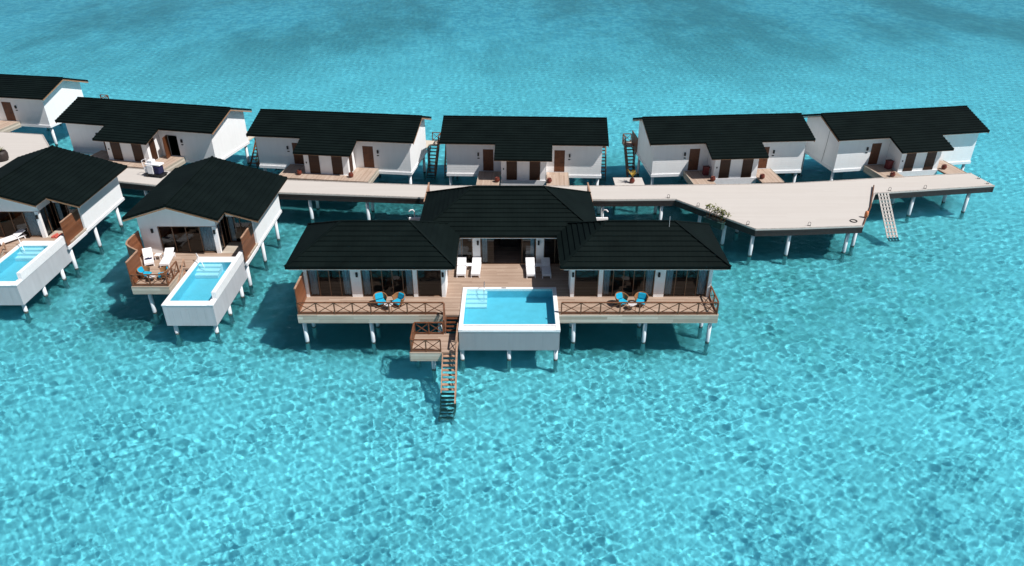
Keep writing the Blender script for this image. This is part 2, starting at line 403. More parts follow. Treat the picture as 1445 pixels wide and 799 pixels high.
def railing(parent, a, b, bays, h=.92, name='railing', mat=None):
    mat = mat or M['brown']; a, b = V(a), V(b); m = MB()
    up = V((0,0,h)); lo_ = V((0,0,.09))
    m.bar(a+up, b+up, .10, .06); m.bar(a+lo_, b+lo_, .06, .08)
    for k in range(bays):
        p, q = a.lerp(b,k/bays), a.lerp(b,(k+1)/bays)
        m.bar(p+lo_, q+up-V((0,0,.05)), .04, .045); m.bar(p+up-V((0,0,.05)), q+lo_, .036, .040)
    o = m.build(name, mat, parent)
    for k in range(bays+1):
        p = a.lerp(b,k/bays); MB().box(p.x-.04,p.x+.04,p.y-.04,p.y+.04,p.z,p.z+h-.03).build('post', mat, o)
    return o
def pile(parent, x, y, ztop, r=.14, z0=-DEPTH-.2):
    return MB().tube([(x,y,z0),(x,y,ztop)], r, 12).build('pile', M['pile'], parent, True)
def glazed(parent, x0, x1, y, z0, z1, n, curt=(), name='sliding_door', open_=()):
    """glazed front in the plane y facing -Y: frame > pane, curtain"""
    fr = MB(); t = .055
    for k in range(n+1):
        x = x0+(x1-x0)*k/n; ww = t if k in (0,n) else t*.85
        xa = min(max(x, x0+ww/2), x1-ww/2)
        if k in (0,n) or (k not in open_): fr.box(xa-ww/2, xa+ww/2, y-.03, y+.05, z0+t, z1-t)
    fr.box(x0,x1,y-.03,y+.05,z0,z0+t); fr.box(x0,x1,y-.03,y+.05,z1-t,z1)
    o = fr.build(name, M['frame'], parent)
    for k in range(n):
        if k in open_: continue
        xa, xb = x0+(x1-x0)*k/n+.035, x0+(x1-x0)*(k+1)/n-.035
        yy = y+.01+(.02 if k % 2 else 0)
        MB().face([(xa,yy,z0+t),(xb,yy,z0+t),(xb,yy,z1-t),(xa,yy,z1-t)]).build('pane', M['glass'], o)
    for f0, f1 in curt:
        c = MB(); xa, xb = x0+(x1-x0)*f0, x0+(x1-x0)*f1; nn = max(4,int((xb-xa)/.06)); pts = []
        for i in range(nn+1):
            pts.append((xa+(xb-xa)*i/nn, y+.16+.035*math.sin(i*1.9+xa)))
        for p, q in zip(pts, pts[1:]): c.face([(p[0],p[1],z0+.05),(q[0],q[1],z0+.05),(q[0],q[1],z1-.05),(p[0],p[1],z1-.05)])
        c.build('curtain', M['curtain'], o)
    return o
def lamp(parent, x, y, z):
    MB().box(x-.07,x+.07,y-.12,y,z-.16,z+.16).box(x-.05,x+.05,y-.16,y-.12,z-.05,z+.12).build('wall_lamp', M['black'], parent)
def pool(parent, x0, x1, y0, y1, zb, zt, wx0, wx1, wy0, wy1, floor, steps, lip, rt=.19, bm='basin'):
    o = empty('pool'); o.parent = parent; OFF[o] = OFF[parent]
    b = MB()
    zc = zt-rt
    b.box(x0,x1,y0,y0+.12,zb,zc).box(x0,x0+.12,y0+.12,y1,zb,zc).box(x1-.12,x1,y0+.12,y1,zb,zc).box(x0+.12,x1-.12,y1-.12,y1,zb,zc).box(x0+.12,x1-.12,y0+.12,y1-.12,zb,zb+.1)
    b.build('basin', M[bm], o)
    for px in (x0+.06, (x0+x1)/2, x1-.06): pass
    e = .03; r = MB()
    r.box(x0-e,wx0,y0-e,y1,zc,zt).box(wx1,x1+e,y0-e,y1,zc,zt).box(wx0,wx1,wy1,y1,zc,zt)
    r.box(wx0,wx1,y0-e,wy0-lip,zc,zt-.03)                       # outer ledge of the overflow edge
    r.box(wx0,wx1,wy0-.13,wy0,zc-.4,zt+.012)                    # inner lip
    r.build('rim', M['trim'], o, bevel=.012)
    t = MB(); k = .05
    t.box(wx0-k,wx0,wy0-.0,wy1,floor,zc-.003).box(wx1,wx1+k,wy0,wy1,floor,zc-.003).box(wx0,wx1,wy1,wy1+k,floor,zc-.003).box(wx0,wx1,wy0-k*.0-.05,wy0-.001,floor,zt-.44).box(wx0-k,wx1+k,wy0-.05,wy1+k,floor-.08,floor-.001)
    t.build('lining', M['tile'], o)
    s = MB()
    for q in steps: s.box(*q)
    s.build('pool_step', M['poolstep'], o)
    wt = MB().face([(wx0,wy0,zt-.035),(wx1,wy0,zt-.035),(wx1,wy1,zt-.035),(wx0,wy1,zt-.035)]).build('pool_water', M['poolwater'], o)
    return o
def stair(parent, x0, x1, ytop, ztop, ybot, zbot, n, mat=None, stringer=None, name='staircase'):
    mat = mat or M['stair']; m = MB(); st = stringer or mat
    for x in (x0,x1): m.bar((x,ytop,ztop-.12),(x,ybot,zbot-.12), .06, .24)
    o = m.build(name, st, parent)
    for k in range(n):
        t = (k+.5)/n; y = ytop+(ybot-ytop)*t; z = ztop+(zbot-ztop)*(k+1)/(n+1); d = abs(ybot-ytop)/n
        MB().box(x0+.04,x1-.04,y-d*.42,y+d*.42,z-.045,z).build('tread', mat, o)
    return o

# ------------------------------------------------------------------ the big pool villa
zd = 2.5; XC = -.28
mv = tag(empty('pool_villa', (XC,48,0), 0, False), 'large T shaped overwater villa with three dark hipped roofs around a square pool', 'villa')
dk = MB()
dk.box(-14.34,-4.47,42.07,55.0,zd-.14,zd).box(-4.47,-3.48,42.07,55.0,zd-.14,zd).box(-3.48,3.13,45.62,55.0,zd-.14,zd).box(3.13,13.78,42.07,55.0,zd-.14,zd)
dk.box(-7.2,6.6,55.0,60.9,zd-.14,zd)
dk.build('deck', M['deck'], mv)
each('fascia', M['fascia'], mv, (-14.36,-4.47,42.02,42.066,1.86,zd-.01), (3.15,13.80,42.02,42.066,1.86,zd-.01), (13.784,13.83,42.067,50,1.86,zd-.01), (-14.39,-14.344,42.067,50,1.86,zd-.01))
for y in (42.6,44.4,46.4,48.6,51,53.4):
    for x0,x1 in (((-14.2,-3.6),(3.25,13.6)) if y < 46 else ((-14.2,13.6),)): MB().box(x0,x1,y-.07,y+.07,2.05,2.35).build('floor_beam', M['pieredge'], mv)
def hip(x0,x1,y0,y1,z,p):
    r = (y1-y0)/2; zr = z+r*p; ym = (y0+y1)/2
    a,b,c,d = (x0,y0,z),(x1,y0,z),(x1,y1,z),(x0,y1,z); e,f = (x0+r,ym,zr),(x1-r,ym,zr)
    return [(a,b,f,e),(c,d,e,f),(d,a,e,e),(b,c,f,f)], (a,b,c,d,e,f)
for args in ((-15.23,-3.79,43.67,50.3,5.23,.55),(3.23,14.67,43.67,50.3,5.23,.55),(-6.95,6.39,48.4,56.3,5.23,.55)):
    fc, (a,b,c,d,e,f) = hip(*args); ro = roof_faces(fc, 'roof', mv, .42, .07)
    cap = MB(); ridge_cap(cap,e,f)
    for p, q in ((a,e),(d,e),(b,f),(c,f)): ridge_cap(cap,V(p)+V((0,0,.02)),q)
    cap.build('ridge_cap', M['roof'], ro)
    g = MB(); x0,x1,y0 = args[0],args[1],args[2]
    g.box(x0+.25,x1-.25,y0+.05,y0+.10,4.99,5.045).build('gutter_edge', M['trim'], ro)
zt = 4.78
# front walls of the wings: white piers, lintel, side and back walls
for sgn in (1,-1):
    mx = lambda x: XC+sgn*(x-XC)
    Yw = 44.47
    for x0,x1 in ((-14.3,-14.06),(-11.08,-10.37),(-6.81,-6.52),(-4.86,-4.60)):
        MB().box(mx(x0),mx(x1),Yw-.10,Yw+.22,zd,zt).build('pier_column', M['wall'], mv)
    wl = MB()
    wl.box(mx(-14.3),mx(-4.6),Yw-.08,Yw+.2,zt,5.2)
    wl.box(mx(-14.3),mx(-14.12),Yw+.23,49.5,2.2,5.2).box(mx(-14.12),mx(-4.78),49.3,49.5,2.2,5.2)
    wl.box(mx(-4.78),mx(-4.6),Yw+.23,46.2,2.45,5.2).box(mx(-4.78),mx(-4.6),48.6,49.0,2.45,5.2).box(mx(-4.78),mx(-4.6),46.2,48.6,zt,5.2)
    wl.build('wall', M['wall'], mv)
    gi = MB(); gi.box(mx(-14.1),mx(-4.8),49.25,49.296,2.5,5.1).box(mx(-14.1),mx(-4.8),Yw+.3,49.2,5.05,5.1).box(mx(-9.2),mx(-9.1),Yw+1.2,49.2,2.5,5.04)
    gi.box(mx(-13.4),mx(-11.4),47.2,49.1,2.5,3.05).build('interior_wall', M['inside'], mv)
    bays = (((-14.06,-11.08),4,((.03,.20),(.80,.97))),((-10.37,-6.81),5,((.02,.15),(.86,.98))),((-6.52,-4.86),1,()))
    for (x0,x1),n,cu in bays:
        xa,xb = sorted((mx(x0),mx(x1)))
        cu2 = cu if sgn == 1 else tuple(sorted((1-b_,1-a_) for a_,b_ in cu))
        glazed(mv, xa+.003, xb-.003, Yw+.02, zd+.004, zt-.003, n, cu2, 'sliding_door' if n > 1 else 'window')
    xa,xb = mx(-10.6),0; lamp(mv, mx(-10.62), Yw-.10, 4.3); lamp(mv, mx(-4.74), Yw-.10, 4.3); lamp(mv, mx(-2.52), 49.07, 4.35)
    # dark glazed return in the courtyard
    gm = MB(); xx = mx(-4.69); gm.box(xx-.03,xx+.03,46.2,46.26,zd,zt).box(xx-.03,xx+.03,48.54,48.6,zd,zt).box(xx-.03,xx+.03,47.37,47.43,zd,zt)
    go = gm.build('window', M['frame'], mv)
    MB().face([(xx,46.26,zd),(xx,48.54,zd),(xx,48.54,zt),(xx,46.26,zt)]).build('pane', M['glass'], go)
Yc = 49.17
for x0,x1 in ((-2.92,-2.35),(1.79,2.36)):
    MB().box(x0,x1,Yc-.10,Yc+.2,zd,zt).build('pier_column', M['wall'], mv)
cw = MB(); cw.box(-6.2,5.64,Yc-.08,Yc+.2,zt,5.2).box(-6.2,-6.02,Yc+.21,55.6,2.2,5.2).box(5.46,5.64,Yc+.21,55.6,2.2,5.2).box(-6.02,5.46,55.4,55.6,2.2,5.2)
cw.build('wall', M['wall'], mv)
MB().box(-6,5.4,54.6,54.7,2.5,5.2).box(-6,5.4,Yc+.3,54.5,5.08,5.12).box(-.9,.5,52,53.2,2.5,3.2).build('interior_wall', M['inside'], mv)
glazed(mv, -4.55,-2.93, Yc+.02, zd+.004, zt-.003, 2, ((.2,.55),), 'window')
glazed(mv, 2.37,3.99, Yc+.02, zd+.004, zt-.003, 2, (), 'window')
glazed(mv, -2.34,1.78, Yc+.02, zd+.004, zt-.003, 4, ((.03,.12),(.90,.97)), 'sliding_door', (1,2))
MB().box(1.05,1.55,Yc+.4,Yc+.9,zd,3.4).build('cabinet', M['tabletop'], mv)
# railings
railing(mv,(-14.28,42.12,zd),(-4.56,42.12,zd),8)
railing(mv,(3.30,42.12,zd),(13.72,42.12,zd),8)
railing(mv,(13.72,42.2,zd),(13.72,44.3,zd),2)
sp = MB(); sp.box(-14.33,-14.27,42.2,44.36,zd,4.42); so = sp.build('privacy_screen', M['screen'], mv)
MB().box(-14.36,-14.24,42.17,44.39,4.42,4.47).build('top_rail', M['stair'], so)
for x in (-7.25,6.62):
    so = MB().box(x-.03,x+.03,56.6,60.7,zd,4.3).build('privacy_screen', M['screen'], mv)
    MB().box(x-.06,x+.06,56.6,60.7,4.3,4.35).build('top_rail', M['stair'], so)
for s_ in (1,-1):
    x = 7.42 if s_ == 1 else -8.0
    MB().box(x-.55,x+.55,56.1,56.3,2.2,3.05).build('shower_wall', M['trim'], mv)
    q = x+.1*s_
    MB().tube([(q,56.35,3.05),(q,56.35,3.55),(q+.1*s_,56.3,3.72),(q+.28*s_,56.2,3.75),(q+.42*s_,56.1,3.62)], .05, 8).build('shower_pipe', M['trim'], mv, True)
MB().tube([(10.9,46.6,6.7),(10.86,46.55,7.65)], .012, 6).build('antenna', M['trim'], mv)
# pool
st = [(-3.2,-1.75,45.0,45.35,1.88,2.38),(-3.2,-1.75,44.62,44.999,1.88,2.25),(-3.2,-1.75,44.24,44.619,1.88,2.12),(-3.2,-1.75,43.86,44.239,1.88,1.99)]
pl = pool(mv,-3.45,3.10,40.15,45.6,.95,2.58,-3.2,2.85,40.78,45.35,1.86,st,.17)
MB().tube([(-1.95,45.45,2.6),(-1.95,45.4,3.15),(-1.95,45.1,3.3),(-1.95,44.5,2.95),(-1.95,44.3,2.2)], .022, 8).build('handrail', M['chrome'], pl, True)
MB().box(-.75,-.42,45.42,45.5,2.582,2.60).build('skimmer_lid', M['black'], pl)
# stairs and landing
stair(mv,-4.42,-3.52,42.06,zd-.02,41.16,1.62,4,M['door'],M['brown'])
ld = MB().box(-6.5,-3.5,39.0,41.15,1.48,1.6).build('landing', M['deck'], mv)
MB().box(-6.52,-4.5,38.95,38.996,.95,1.59).box(-6.546,-6.502,38.95,41.15,.95,1.59).build('landing_fascia', M['fascia'], mv)
stair(mv,-4.44,-3.56,38.99,1.62,35.2,-1.35,15,M['stair'],M['stair'])
railing(mv,(-6.44,41.08,1.6),(-4.56,41.08,1.6),2); railing(mv,(-6.44,39.08,1.6),(-4.56,39.08,1.6),2); railing(mv,(-6.44,39.16,1.6),(-6.44,41.0,1.6),2)
railing(mv,(-3.55,39.05,1.6),(-3.55,41.1,1.6),2,.86,'railing',M['stair'])
railing(mv,(-3.50,38.9,1.55),(-3.50,35.6,-1.0),3,.80,'railing',M['stair'])
railing(mv,(-4.5,42.02,zd),(-4.5,41.2,1.7),1)
for x in (-14.1,-9.55,-4.9,4.2,9.05,13.45):
    for y in (42.4,44.35,48.8,53.2): pile(mv,x,y,2.2)
for x in (-3.3,-.2,2.9):
    for y in (40.4,45.2): pile(mv,x,y,1.0)
for x in (-6.0,-.28,5.4): pile(mv,x,59.5,2.3)
pile(mv,-5.1,39.3,1.45); pile(mv,-6.3,40.9,1.45)

# ------------------------------------------------------------------ the two smaller pool villas
def make_small_villa():
    """built at the place of the nearer one, whose deck front stands at y = 45.8"""
    o = empty('pool_villa', (-25,50,0), 0, False)
    # roof: long gable, right slope cut back at the front
    A = (-28.75,49.85,5.95); Rf = (-25.35,49.85,7.0); Rb = (-25.35,59.9,7.0); Lb = (-28.75,59.9,5.95)
    s = (7.0-5.15)/6.05
    C0 = (-21.7,49.85,7-3.65*s); C1 = (-21.7,51.35,7-3.65*s); E0 = (-19.3,51.35,5.15); E1 = (-19.3,59.9,5.15); Cb = (-21.7,59.9,7-3.65*s)
    ro = roof_faces([(Lb,A,Rf,Rb),(E0,E1,Cb,C1),(C0,Cb,Rb,Rf)], 'roof', o, .40, .055)
    cp = MB(); ridge_cap(cp,Rf,Rb); cp.build('ridge_cap', M['roof'], ro)
    # rake boards under the front edge
    rk = MB()
    for p, q in ((A,Rf),(Rf,C0)): rk.bar(V(p)+V((0,.03,-.24)), V(q)+V((0,.03,-.24)), .04, .09)
    rk.bar(V(C1)+V((0,.03,-.24)), V(E0)+V((0,.03,-.24)), .04, .09); rk.build('rake_board', M['soffit'], ro)
    zf = 2.5
    # walls
    wl = MB()
    top = lambda x: 7-.19-abs(x+25.35)*(s if x > -25.35 else .309)
    wl.extr([(-28.3,51.0,2.2),(-28.3,51.0,top(-28.3)),(-28.12,51.0,top(-28.12)),(-28.12,51.0,2.2)][::-1],(0,8.3,0))
    wl.box(-28.119,-26.95,51.0,51.16,2.2,4.75)
    wl.extr([(-28.119,51.0,4.751),(-28.119,51.0,top(-28.12)),(-25.35,51.0,top(-25.35)),(-22.45,51.0,top(-22.45)),(-22.45,51.0,4.751)],(0,.16,0))
    wl.extr([(-22.3,52.75,4.75),(-22.3,52.75,top(-22.3)),(-20.3,52.75,top(-20.3)),(-20.3,52.75,4.75)],(0,.16,0))
    wl.extr([(-22.61,51.17,4.75),(-22.61,51.17,top(-22.61)),(-22.45,51.17,top(-22.45)),(-22.45,51.17,4.75)][::-1],(0,1.57,0))
    wl.box(-20.299,-20.14,52.6,59.3,2.2,top(-20.2)-.02)
    wl.extr([(-28.119,59.15,2.2),(-28.119,59.15,top(-28.12)),(-25.35,59.15,top(-25.35)),(-20.3,59.15,top(-20.3)),(-20.3,59.15,2.2)],(0,.15,0))
    wl.build('wall', M['wall'], o)
    each('sill_beam', M['trim'], o, (-20.135,-20.08,52.55,59.36,2.12,2.36), (-28.36,-28.305,51,59.36,2.12,2.36))
    MB().box(-22.75,-22.45,50.9,51.165,zf,4.749).build('pier_column', M['wall'], o)
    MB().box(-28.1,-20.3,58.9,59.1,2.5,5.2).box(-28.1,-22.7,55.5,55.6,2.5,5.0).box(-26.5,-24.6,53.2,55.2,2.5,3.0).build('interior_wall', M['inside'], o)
    glazed(o,-26.9,-22.76,51.05,zf+.004,4.745,4,((.74,.97),))
    # side window of the set back bay and its own front
    gm = MB(); gm.box(-22.56,-22.5,51.18,51.24,zf,4.74).box(-22.56,-22.5,51.9,51.96,zf,4.74).box(-22.56,-22.5,52.66,52.72,zf,4.74)
    go = gm.build('window', M['frame'], o); MB().face([(-22.53,51.24,zf),(-22.53,52.66,zf),(-22.53,52.66,4.74),(-22.53,51.24,4.74)]).build('pane', M['glass'], go)
    MB().face([(-22.6,51.3,zf),(-22.6,52.3,zf),(-22.6,52.3,4.7),(-22.6,51.3,4.7)]).build('curtain', M['curtain'], go)
    glazed(o,-22.29,-20.31,52.8,zf+.004,4.745,2,((.02,.2),))
    MB().box(-22.44,-20.14,50.9,52.78,2.36,2.506).build('bay_floor', M['stone'], o)
    lamp(o,-27.35,50.99,4.4); lamp(o,-22.6,50.89,4.35)
    # deck
    d = MB(); d.prism([(-27.1,45.83),(-24.5,45.83),(-24.5,50.99),(-28.4,50.99),(-28.46,49.3),(-27.1,47.65)],2.36,2.5).box(-24.5,-23.93,48.5,50.99,2.36,2.5).box(-23.93,-22.45,50.25,50.99,2.36,2.5).box(-22.45,-20.14,50.25,50.9,2.36,2.5)
    d.build('deck', M['deck'], o)
    each('fascia', M['fascia'], o, (-27.12,-24.5,45.78,45.826,1.88,2.49), (-24.499,-24.455,45.78,48.4,1.88,2.49), (-27.146,-27.121,45.78,47.6,1.88,2.49))
    MB().box(-28.3,-20.3,51.3,59,2.25,2.45).build('floor_beam', M['pieredge'], o)
    so = MB().box(-27.09,-27.03,45.86,47.62,2.5,4.38).build('privacy_screen', M['screen'], o)
    MB().box(-27.12,-27.0,45.86,47.62,4.38,4.43).build('top_rail', M['stair'], so)
    pts = [(-27.06,47.7),(-27.9,48.3),(-28.3,48.7),(-28.48,49.2),(-28.48,49.9),(-28.4,50.95)]
    cs = MB(); ct = MB()
    for p, q in zip(pts, pts[1:]):
        a, b = V((p[0],p[1],3.44)), V((q[0],q[1],3.44)); cs.bar(a,b,.06,1.88); ct.bar(a+V((0,0,.965)),b+V((0,0,.965)),.12,.05)
    so = cs.build('privacy_screen', M['screen'], o); ct.build('top_rail', M['stair'], so)
    so = MB().box(-20.3,-20.24,49.85,52.45,2.3,4.3).build('privacy_screen', M['screen'], o)
    MB().box(-20.33,-20.21,49.85,52.45,4.3,4.35).build('top_rail', M['stair'], so)
    MB().box(-20.2,-20.10,49.7,52.549,2.05,2.3).build('edge_beam', M['trim'], o)
    railing(o,(-27.0,45.9,2.5),(-24.56,45.9,2.5),2); railing(o,(-24.56,45.98,2.5),(-24.56,47.9,2.5),2)
    stair(o,-24.38,-24.0,48.48,2.46,45.2,-.6,12,M['stair'],M['stair'])
    MB().bar((-24.40,48.75,3.15),(-24.40,46.0,1.35),.07,.12).box(-24.44,-24.36,48.68,48.76,2.45,3.1).build('handrail', M['stair'], o)
    # pool with a raised wall on its right side
    st = [(-23.6,-21.9,49.0,49.4,1.82,2.38),(-23.6,-21.9,48.6,48.999,1.82,2.22),(-23.6,-21.9,48.2,48.599,1.82,2.06)]
    pl = pool(o,-23.9,-20.42,43.2,50.2,.88,2.58,-23.6,-20.8,43.72,49.4,1.8,st,.14,.10,'basin_pale')
    MB().box(-20.68,-20.385,43.95,50.22,2.584,3.12).build('raised_wall', M['trim'], pl)
    MB().tube([(-23.75,49.6,2.6),(-23.75,49.55,3.2),(-23.3,49.0,3.05),(-22.9,48.6,2.4)], .03, 8).build('handrail', M['trim'], pl, True)
    for x, y, z in ((-26.2,46.2,2.3),(-26.2,49.4,2.3),(-23.5,43.5,.9),(-20.75,43.6,.9),(-20.6,46.0,.9),(-20.5,48.5,.9),(-23.5,48.5,.9)): pile(o,x,y,z)
    for y in (50.2,54.2,58.2):
        for x in (-20.4,-24.2,-28.0): pile(o,x,y,2.2)
    return o
v2 = tag(make_small_villa(), 'white gabled villa with narrow pool between the boardwalk and the large pool villa', 'villa', 'small pool villas')
v1 = copy_tree(v2); v1.location = v2.location+V((-14.95,2.7,0)); v1['label'] = 'white gabled villa with narrow pool cut off by the left edge of the photo'

# ------------------------------------------------------------------ the rear row of twin houses
def make_house():
    o = empty('twin_house'); S = .335; ze = 5.74
    zr = lambda y: ze+S*y
    yr = 3.85; E = 7.95; X2 = 2.67; ye = -2.25
    f = [((-E,0,ze),(E,0,ze),(E,yr,zr(yr)),(-E,yr,zr(yr))), ((E,2*yr,ze),(-E,2*yr,ze),(-E,yr,zr(yr)),(E,yr,zr(yr))), ((-X2,ye,zr(ye)),(X2,ye,zr(ye)),(X2,-.001,ze),(-X2,-.001,ze))]
    ro = roof_faces(f, 'roof', o, .38, .062)
    cp = MB(); ridge_cap(cp,(-E,yr,zr(yr)),(E,yr,zr(yr))); cp.build('ridge_cap', M['roof'], ro)
    rk = MB()
    for x in (-E+.03,E-.03):
        rk.bar((x,.05,ze-.235),(x,yr,zr(yr)-.235),.05,.1); rk.bar((x,yr,zr(yr)-.235),(x,2*yr-.05,ze-.235),.05,.1)
    rk.build('rake_board', M['soffit'], ro)
    zb, zf = 2.2, 2.72
    w = MB()
    # front wall with two door openings, gable ends, back wall, porch bay
    for x0, x1 in ((-7.4,-3.9),(3.9,7.4)): w.box(x0,x1,.62,.77,zb,5.62)
    for x0, x1 in ((-3.9,-2.9),(2.9,3.9)): w.box(x0,x1,.62,.77,4.9,5.62).box(x0,x1,.62,.77,zb,zf)
    for x0, x1 in ((-2.9,-2.06),(2.11,2.9)): w.box(x0,x1,.62,.77,zb,5.62)
    for x in (-7.4,7.25):
        w.extr([(x,.771,zb),(x,.771,zr(.77)-.19),(x,yr,zr(yr)-.19),(x,7.0,zr(2*yr-7.0)-.19),(x,7.0,zb)][::-1],(.15,0,0))
    w.box(-7.25,7.25,6.85,7.0,zb,zr(.7)-.2)
    w.box(-2.05,2.1,-1.5,-1.35,zb,5.05)
    for x in (-2.05,1.95): w.extr([(x,-1.349,zb),(x,-1.349,5.06),(x,.619,5.6),(x,.619,zb)][::-1],(.15,0,0))
    w.build('wall', M['wall'], o)
    each('sill_beam', M['trim'], o, (-7.46,-4.31,.54,.616,zb-.03,zb+.24), (4.31,7.46,.54,.616,zb-.03,zb+.24), (-7.46,-7.405,.619,7.05,zb-.03,zb+.24), (7.405,7.46,.619,7.05,zb-.03,zb+.24), (-2.1,2.15,-1.58,-1.504,zb-.3,zf-.02))
    MB().box(-7.2,7.2,.7,6.8,zb+.02,zb+.2).build('floor', M['inside'], o)
    for s_, x in ((1,2.9),(-1,-2.9)):
        d = MB().box(0,s_*1.0,-.03,.03,0,2.17).build('door', M['door'], o); d.location = (x,.66,zf+.005)
        hd = MB().tube([(s_*.86,-.04,1.0),(s_*.86,-.09,1.0),(s_*.72,-.09,1.0)], .018, 6).build('handle', M['black'], d)
        lamp(o, s_*4.35, .62, 4.4)
        MB().box(s_*4.23,s_*4.43,.595,.619,3.95,4.05).build('number_plate', M['black'], o)
    for x0, x1 in ((-1.55,-.58),(.60,1.58)):
        MB().box(x0,x1,-1.545,-1.503,zf,4.92).build('louvre_panel', M['louvre'], o)
    MB().box(2.104,2.13,-1.1,-.25,zf,4.85).build('louvre_panel', M['louvre'], o)
    MB().box(-1.88,-1.78,-1.54,-1.503,3.7,3.85).build('switch_box', M['black'], o)
    # porch decks
    each('porch_deck', M['porch'], o, (-4.25,-2.2,-2.9,.535,2.56,zf-.005), (2.2,4.25,-2.9,.535,2.56,zf-.005))
    each('porch_step', M['porch'], o, (-2.2,2.2,-2.9,-1.60,2.56,zf-.011))
    each('porch_edge', M['fascia'], o, (-4.30,-4.255,-2.9,.535,2.1,zf+.02), (4.255,4.30,-2.9,.535,2.1,zf+.02))
    # sea side deck, rail and stairs
    MB().prism([(-7.3,7.06),(7.3,7.06),(7.3,8.5),(8.4,8.5),(8.4,9.8),(-8.4,9.8),(-8.4,8.5),(-7.3,8.5)],2.36,2.5).build('rear_deck', M['fascia'], o)
    each('side_screen', M['screen'], o, (-7.47,-7.42,6.9,9.4,2.1,3.9))
    for s_ in (1,-1):
        stair(o, *sorted((s_*7.5,s_*8.4)), 8.48,2.46,5.7,-.6,10,M['brown'],M['brown'])
        railing(o,(s_*8.35,9.7,2.5),(s_*8.35,8.55,2.5),1); railing(o,(s_*8.38,8.45,2.45),(s_*8.38,6.0,-.1),3); railing(o,(s_*7.45,9.75,2.5),(s_*8.3,9.75,2.5),1)
    for x in (-7.15,-2.4,2.4,7.15):
        for y in (1.0,6.7,8.9): pile(o,x,y,2.2)
    return o
house = make_house(); house['category'] = 'house'; house['group'] = 'twin houses in the rear row'
HP = [((-61.4,83.2),-10,1.2,'white twin house cut off at the left edge of the photo, farthest in its row'),
      ((-37.8,71.8),-12,1.107,'white twin house with its brown door standing open, behind the service cart'),
      ((-17.48,68.28),-7.5,1.04,'white twin house behind the narrow boardwalk, third from the left in the rear row'),
      ((1.1,66.8),-2.3,1.0,'white twin house seen straight on above the middle roof of the large villa'),
      ((20.88,67.35),4.4,1.0,'white twin house beside the small palm platform, facing the wide boardwalk'),
      ((38.9,69.2),9.2,1.0,'white twin house at the right end of the row beside the boardwalk tip')]
houses = []
for i, ((x,y),a,sx,lab) in enumerate(HP):
    o = house if i == 0 else copy_tree(house)
    o.location = (x,y,0); o.rotation_euler = (0,0,R(a)); o.scale = (sx,1,1); o['label'] = lab; houses.append(o)
for hh in houses[3:]:
    for ch in list(hh.children):
        if ch.name.startswith('porch_step'): bpy.data.objects.remove(ch)
for ch in houses[1].children:
    if ch.name.startswith('door') and ch.location.x > 0: ch.rotation_euler = (0,0,R(-80)); ch['label'] = 'orange brown door standing open'
MB().tube([(-7.42,3.75,6.75),(-7.43,2.4,5.95),(-7.43,1.0,5.45)],.02,6).tube([(-7.42,2.6,5.95),(-7.43,2.7,4.2),(-7.43,2.9,2.4)],.012,6).build('wall_cable', M['black'], houses[5])
def hl(i, x, y, z):
    (ox,oy),a,sx,_ = HP[i]; c, s = math.cos(R(a)), math.sin(R(a)); x *= sx
    return (ox+x*c-y*s, oy+x*s+y*c, z)

# ------------------------------------------------------------------ boardwalk
front = [(-75,78.0),(-60,72.2),(-48,67.6),(-36.40,64.80),(-32.89,63.95),(-21.03,62.24),(-7.85,61.11),(8.61,60.63),(14.46,60.75),(19.85,54.69),(23.01,54.85),(28.90,55.31),(32.75,62.10),(44.53,63.90)]
back = [(44.0,67.06),(35.02,65.85),(28.95,64.95),(25.15,64.46),(16.82,64.15),(8.98,63.90),(-6.04,63.92),(-13.24,64.55),(-21.19,65.36),(-37.47,68.42),(-48.39,74.60),(-51.13,78.34),(-56.2,79.2),(-75,83.5)]
pier = tag(empty('boardwalk', (0,0,0)), 'long pale boardwalk on piles curving between the villas, widening at right', 'boardwalk')
poly = front+back
MB().prism(poly, 2.6, 2.7).build('walkway_top', M['pier'], pier)
eb = MB()
loop = poly
for p, q in zip(loop, loop[1:]+loop[:1]):
    a, b = V((p[0],p[1],2.33)), V((q[0],q[1],2.33)); d = (b-a).normalized(); n = V((-d.y,d.x,0))*.09
    eb.bar(a+n, b+n, .14, .53)
eb.prism([(x*.999,y) for x,y in poly], 2.40, 2.585)
eb.build('edge_beam', M['pieredge'], pier)
kb = MB()
for ch in (front[2:], back):
    for p, q in zip(ch, ch[1:]):
        a, b = V((p[0],p[1],2.72)), V((q[0],q[1],2.72)); d = (b-a).normalized(); n = V((-d.y,d.x,0))*.07
        kb.bar(a+n, b+n, .08, .05)
kb.build('kerb_strip', M['lattice'], pier)
MB().box(9.53,12.26,63.95,65.85,2.585,2.72).build('side_platform', M['pier'], pier)
for x, y in ((9.8,65.5),(12.0,65.5)): pile(pier,x,y,2.55)
def edge_y(ch, x):
    for p, q in zip(ch, ch[1:]):
        lo_, hi = sorted((p,q))
        if lo_[0] <= x <= hi[0] and hi[0] > lo_[0]: return lo_[1]+(hi[1]-lo_[1])*(x-lo_[0])/(hi[0]-lo_[0])
for k in range(-9,7):
    x = 13.4-5.3*(6-k)+0 if k < 7 else 0
    f, b = edge_y(front,x), edge_y(back,x)
    if f and b: pile(pier,x,f+.35,2.3,.155); pile(pier,x,b-.4,2.3,.155)
for x, y in ((16.4,59.1),(18.1,57.2),(19.9,55.15),(22.95,55.25),(28.0,55.75),(29.2,56.9),(24.5,59.6),(20,59.6),(29,60.4),(19,63.7),(24.5,63.9),(30.5,64.6),(36.9,63.15),(42.4,63.95),(41.7,66.2),(36.5,65.7)): pile(pier,x,y,2.3,.155)

